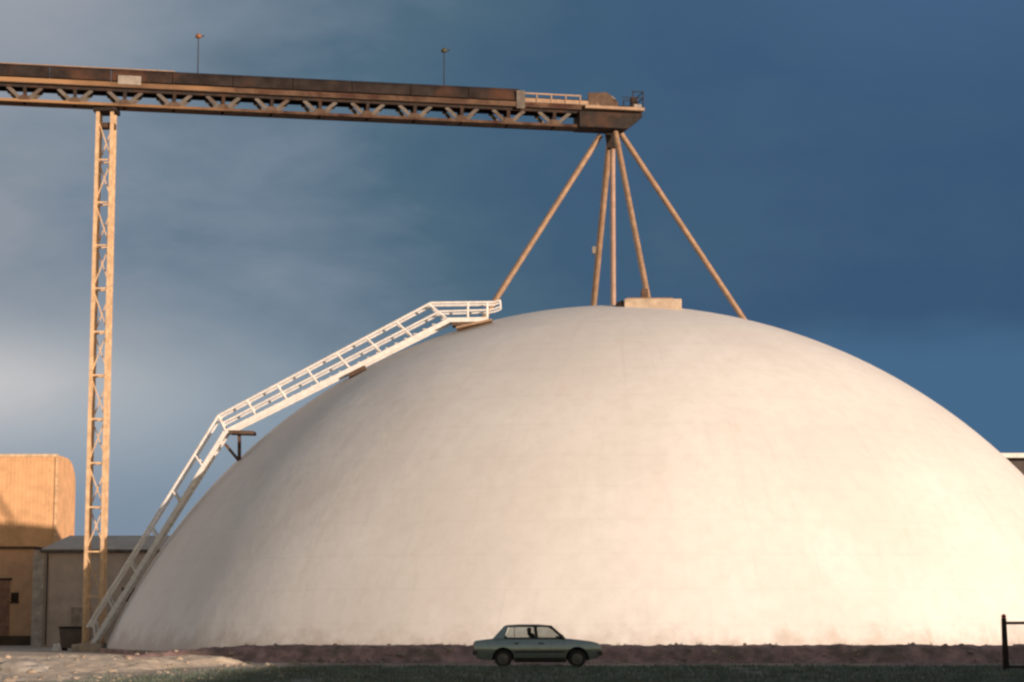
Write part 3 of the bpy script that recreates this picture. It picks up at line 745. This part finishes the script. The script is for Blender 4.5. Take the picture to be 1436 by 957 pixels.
for s in (-1, 1):
    MB().bar(gp3(3.14, .97, s), gp3(2.66, 1.40, s), .06, .075).build('front_pillar', M['black_trim'], car)
    MB().bar(gp3(2.19, .97, s), gp3(2.14, 1.40, s), .05, .11, (1, 0, 0)).build('door_pillar', M['black_trim'], car)
    # rear pillar as a tapered panel
    c0, c1, c2, c3 = gp3(.66, .96, s), gp3(1.06, .97, s), gp3(1.22, 1.40, s), gp3(1.06, 1.40, s)
    m_ = MB(); o_ = Vector((0, s * .03, 0)); m_.hexa([c0 - o_, c1 - o_, c2 - o_, c3 - o_, c0 + o_, c1 + o_, c2 + o_, c3 + o_]); m_.build('rear_pillar', M['car_paint'], car)
    MB().bar(gp3(1.10, 1.395, s), gp3(2.68, 1.395, s), .05, .05).build('roof_rail', M['black_trim'], car)
    MB().bar(gp3(.9, .985, s), gp3(3.1, .985, s), .05, .03).build('belt_trim', M['black_trim'], car)
    pane([gp3(1.08, .985, s), gp3(1.40, .985, s), gp3(1.40, 1.375, s), gp3(1.24, 1.375, s)])
    MB().bar(gp3(1.42, .98, s), gp3(1.42, 1.39, s), .03, .03, (1, 0, 0)).build('window_divider', M['black_trim'], car)
    pane([gp3(1.44, .985, s), gp3(2.12, .985, s), gp3(2.08, 1.375, s), gp3(1.44, 1.375, s)])
    pane([gp3(2.25, .985, s), gp3(3.06, .985, s), gp3(2.64, 1.375, s), gp3(2.21, 1.375, s)])
    mr = MB().box((2.98, s * .80 - .06, 1.0), (3.10, s * .80 + .06, 1.11)).build('door_mirror', M['black_trim'], car, .02)
pane([(3.20, -.66, .985), (3.20, .66, .985), (2.71, .57, 1.395), (2.71, -.57, 1.395)], 'windscreen')
pane([(.68, -.66, .985), (.68, .66, .985), (1.05, .57, 1.385), (1.05, -.57, 1.385)], 'rear_window')
M['seat_cloth'] = mat('seat_cloth', (.07, .065, .06), .9)
for s in (-1, 1):
    st = MB().hexa([(1.95, s * .36 - .24, .985), (2.14, s * .36 - .24, .985), (2.14, s * .36 + .24, .985), (1.95, s * .36 + .24, .985), (1.86, s * .36 - .22, 1.16), (2.08, s * .36 - .22, 1.16), (2.08, s * .36 + .22, 1.16), (1.86, s * .36 + .22, 1.16)]).build('seat', M['seat_cloth'], car, .03)
    MB().box((1.86, s * .36 - .17, 1.165), (2.0, s * .36 + .17, 1.34)).build('headrest', M['seat_cloth'], st, .03)
MB().hexa([(1.05, -.6, .985), (1.2, -.6, .985), (1.2, .6, .985), (1.05, .6, .985), (1.0, -.58, 1.10), (1.08, -.58, 1.10), (1.08, .58, 1.10), (1.0, .58, 1.10)]).build('rear_bench', M['black_trim'], car, .03)
MB().hexa([(2.85, -.62, .985), (3.1, -.62, .985), (3.1, .62, .985), (2.85, .62, .985), (2.88, -.6, 1.06), (3.02, -.6, 1.04), (3.02, .6, 1.04), (2.88, .6, 1.06)]).build('dashboard', M['black_trim'], car, .02)
for x in (WXR, WXF): MB().box((x - .42, -.56, .24), (x + .42, .56, .72)).build('wheel_well', M['rubber'], car)
MB().box((1.42, -.70, .17), (3.2, .70, .30)).build('underbody', M['rubber'], car)
# bumpers, lamps, wheels
MB().box((4.27, -HW - .01, .40), (4.44, HW + .01, .55)).build('bumper', M['black_trim'], car, .03)
MB().box((-.02, -HW - .01, .42), (.16, HW + .01, .58)).build('bumper', M['black_trim'], car, .03)
chrome = mat('lamp_glass', (.75, .72, .66), .12, .8, .05, 5); redg = mat('tail_glass', (.30, .05, .045), .25, 0, .1, 5)
for s in (-1, 1):
    MB().box((4.24, s * .60 - .17, .63), (4.405, s * .60 + .235, .76)).build('headlight', chrome, car, .02)
    MB().box((.0, s * .60 - .17, .66), (.17, s * .60 + .232, .84)).build('tail_light', redg, car, .02)
MB().box((4.30, -.4, .62), (4.41, .4, .75)).build('grille', M['black_trim'], car, .01)
for x in (WXR, WXF):
    for s in (-1, 1):
        c = (x, s * (HW - .13), WZ); wh = bpy.data.objects.new('wheel', None); C.objects.link(wh); wh.parent = car; wh.location = c; wh.empty_display_size = .2
        MB().lathe([(.19, -.09), (.27, -.095), (WR, -.06), (WR, .06), (.27, .095), (.19, .09)], (0, 0, 0), 'Y', 32).build('tyre', M['rubber'], wh, smooth=False)
        MB().lathe([(.04, s * .108), (.10, s * .106), (.14, s * .098), (.185, s * .1), (.19, s * .05)], (0, 0, 0), 'Y', 28).build('rim', mat('rim_paint', (.10, .10, .095), .4, .5, .1, 8) if 'rim' not in M else M['rim'], wh)
        MB().tube((0, -s * .05, 0), (0, -s * .6, 0), .05, 8).build('axle', M['black_trim'], wh)
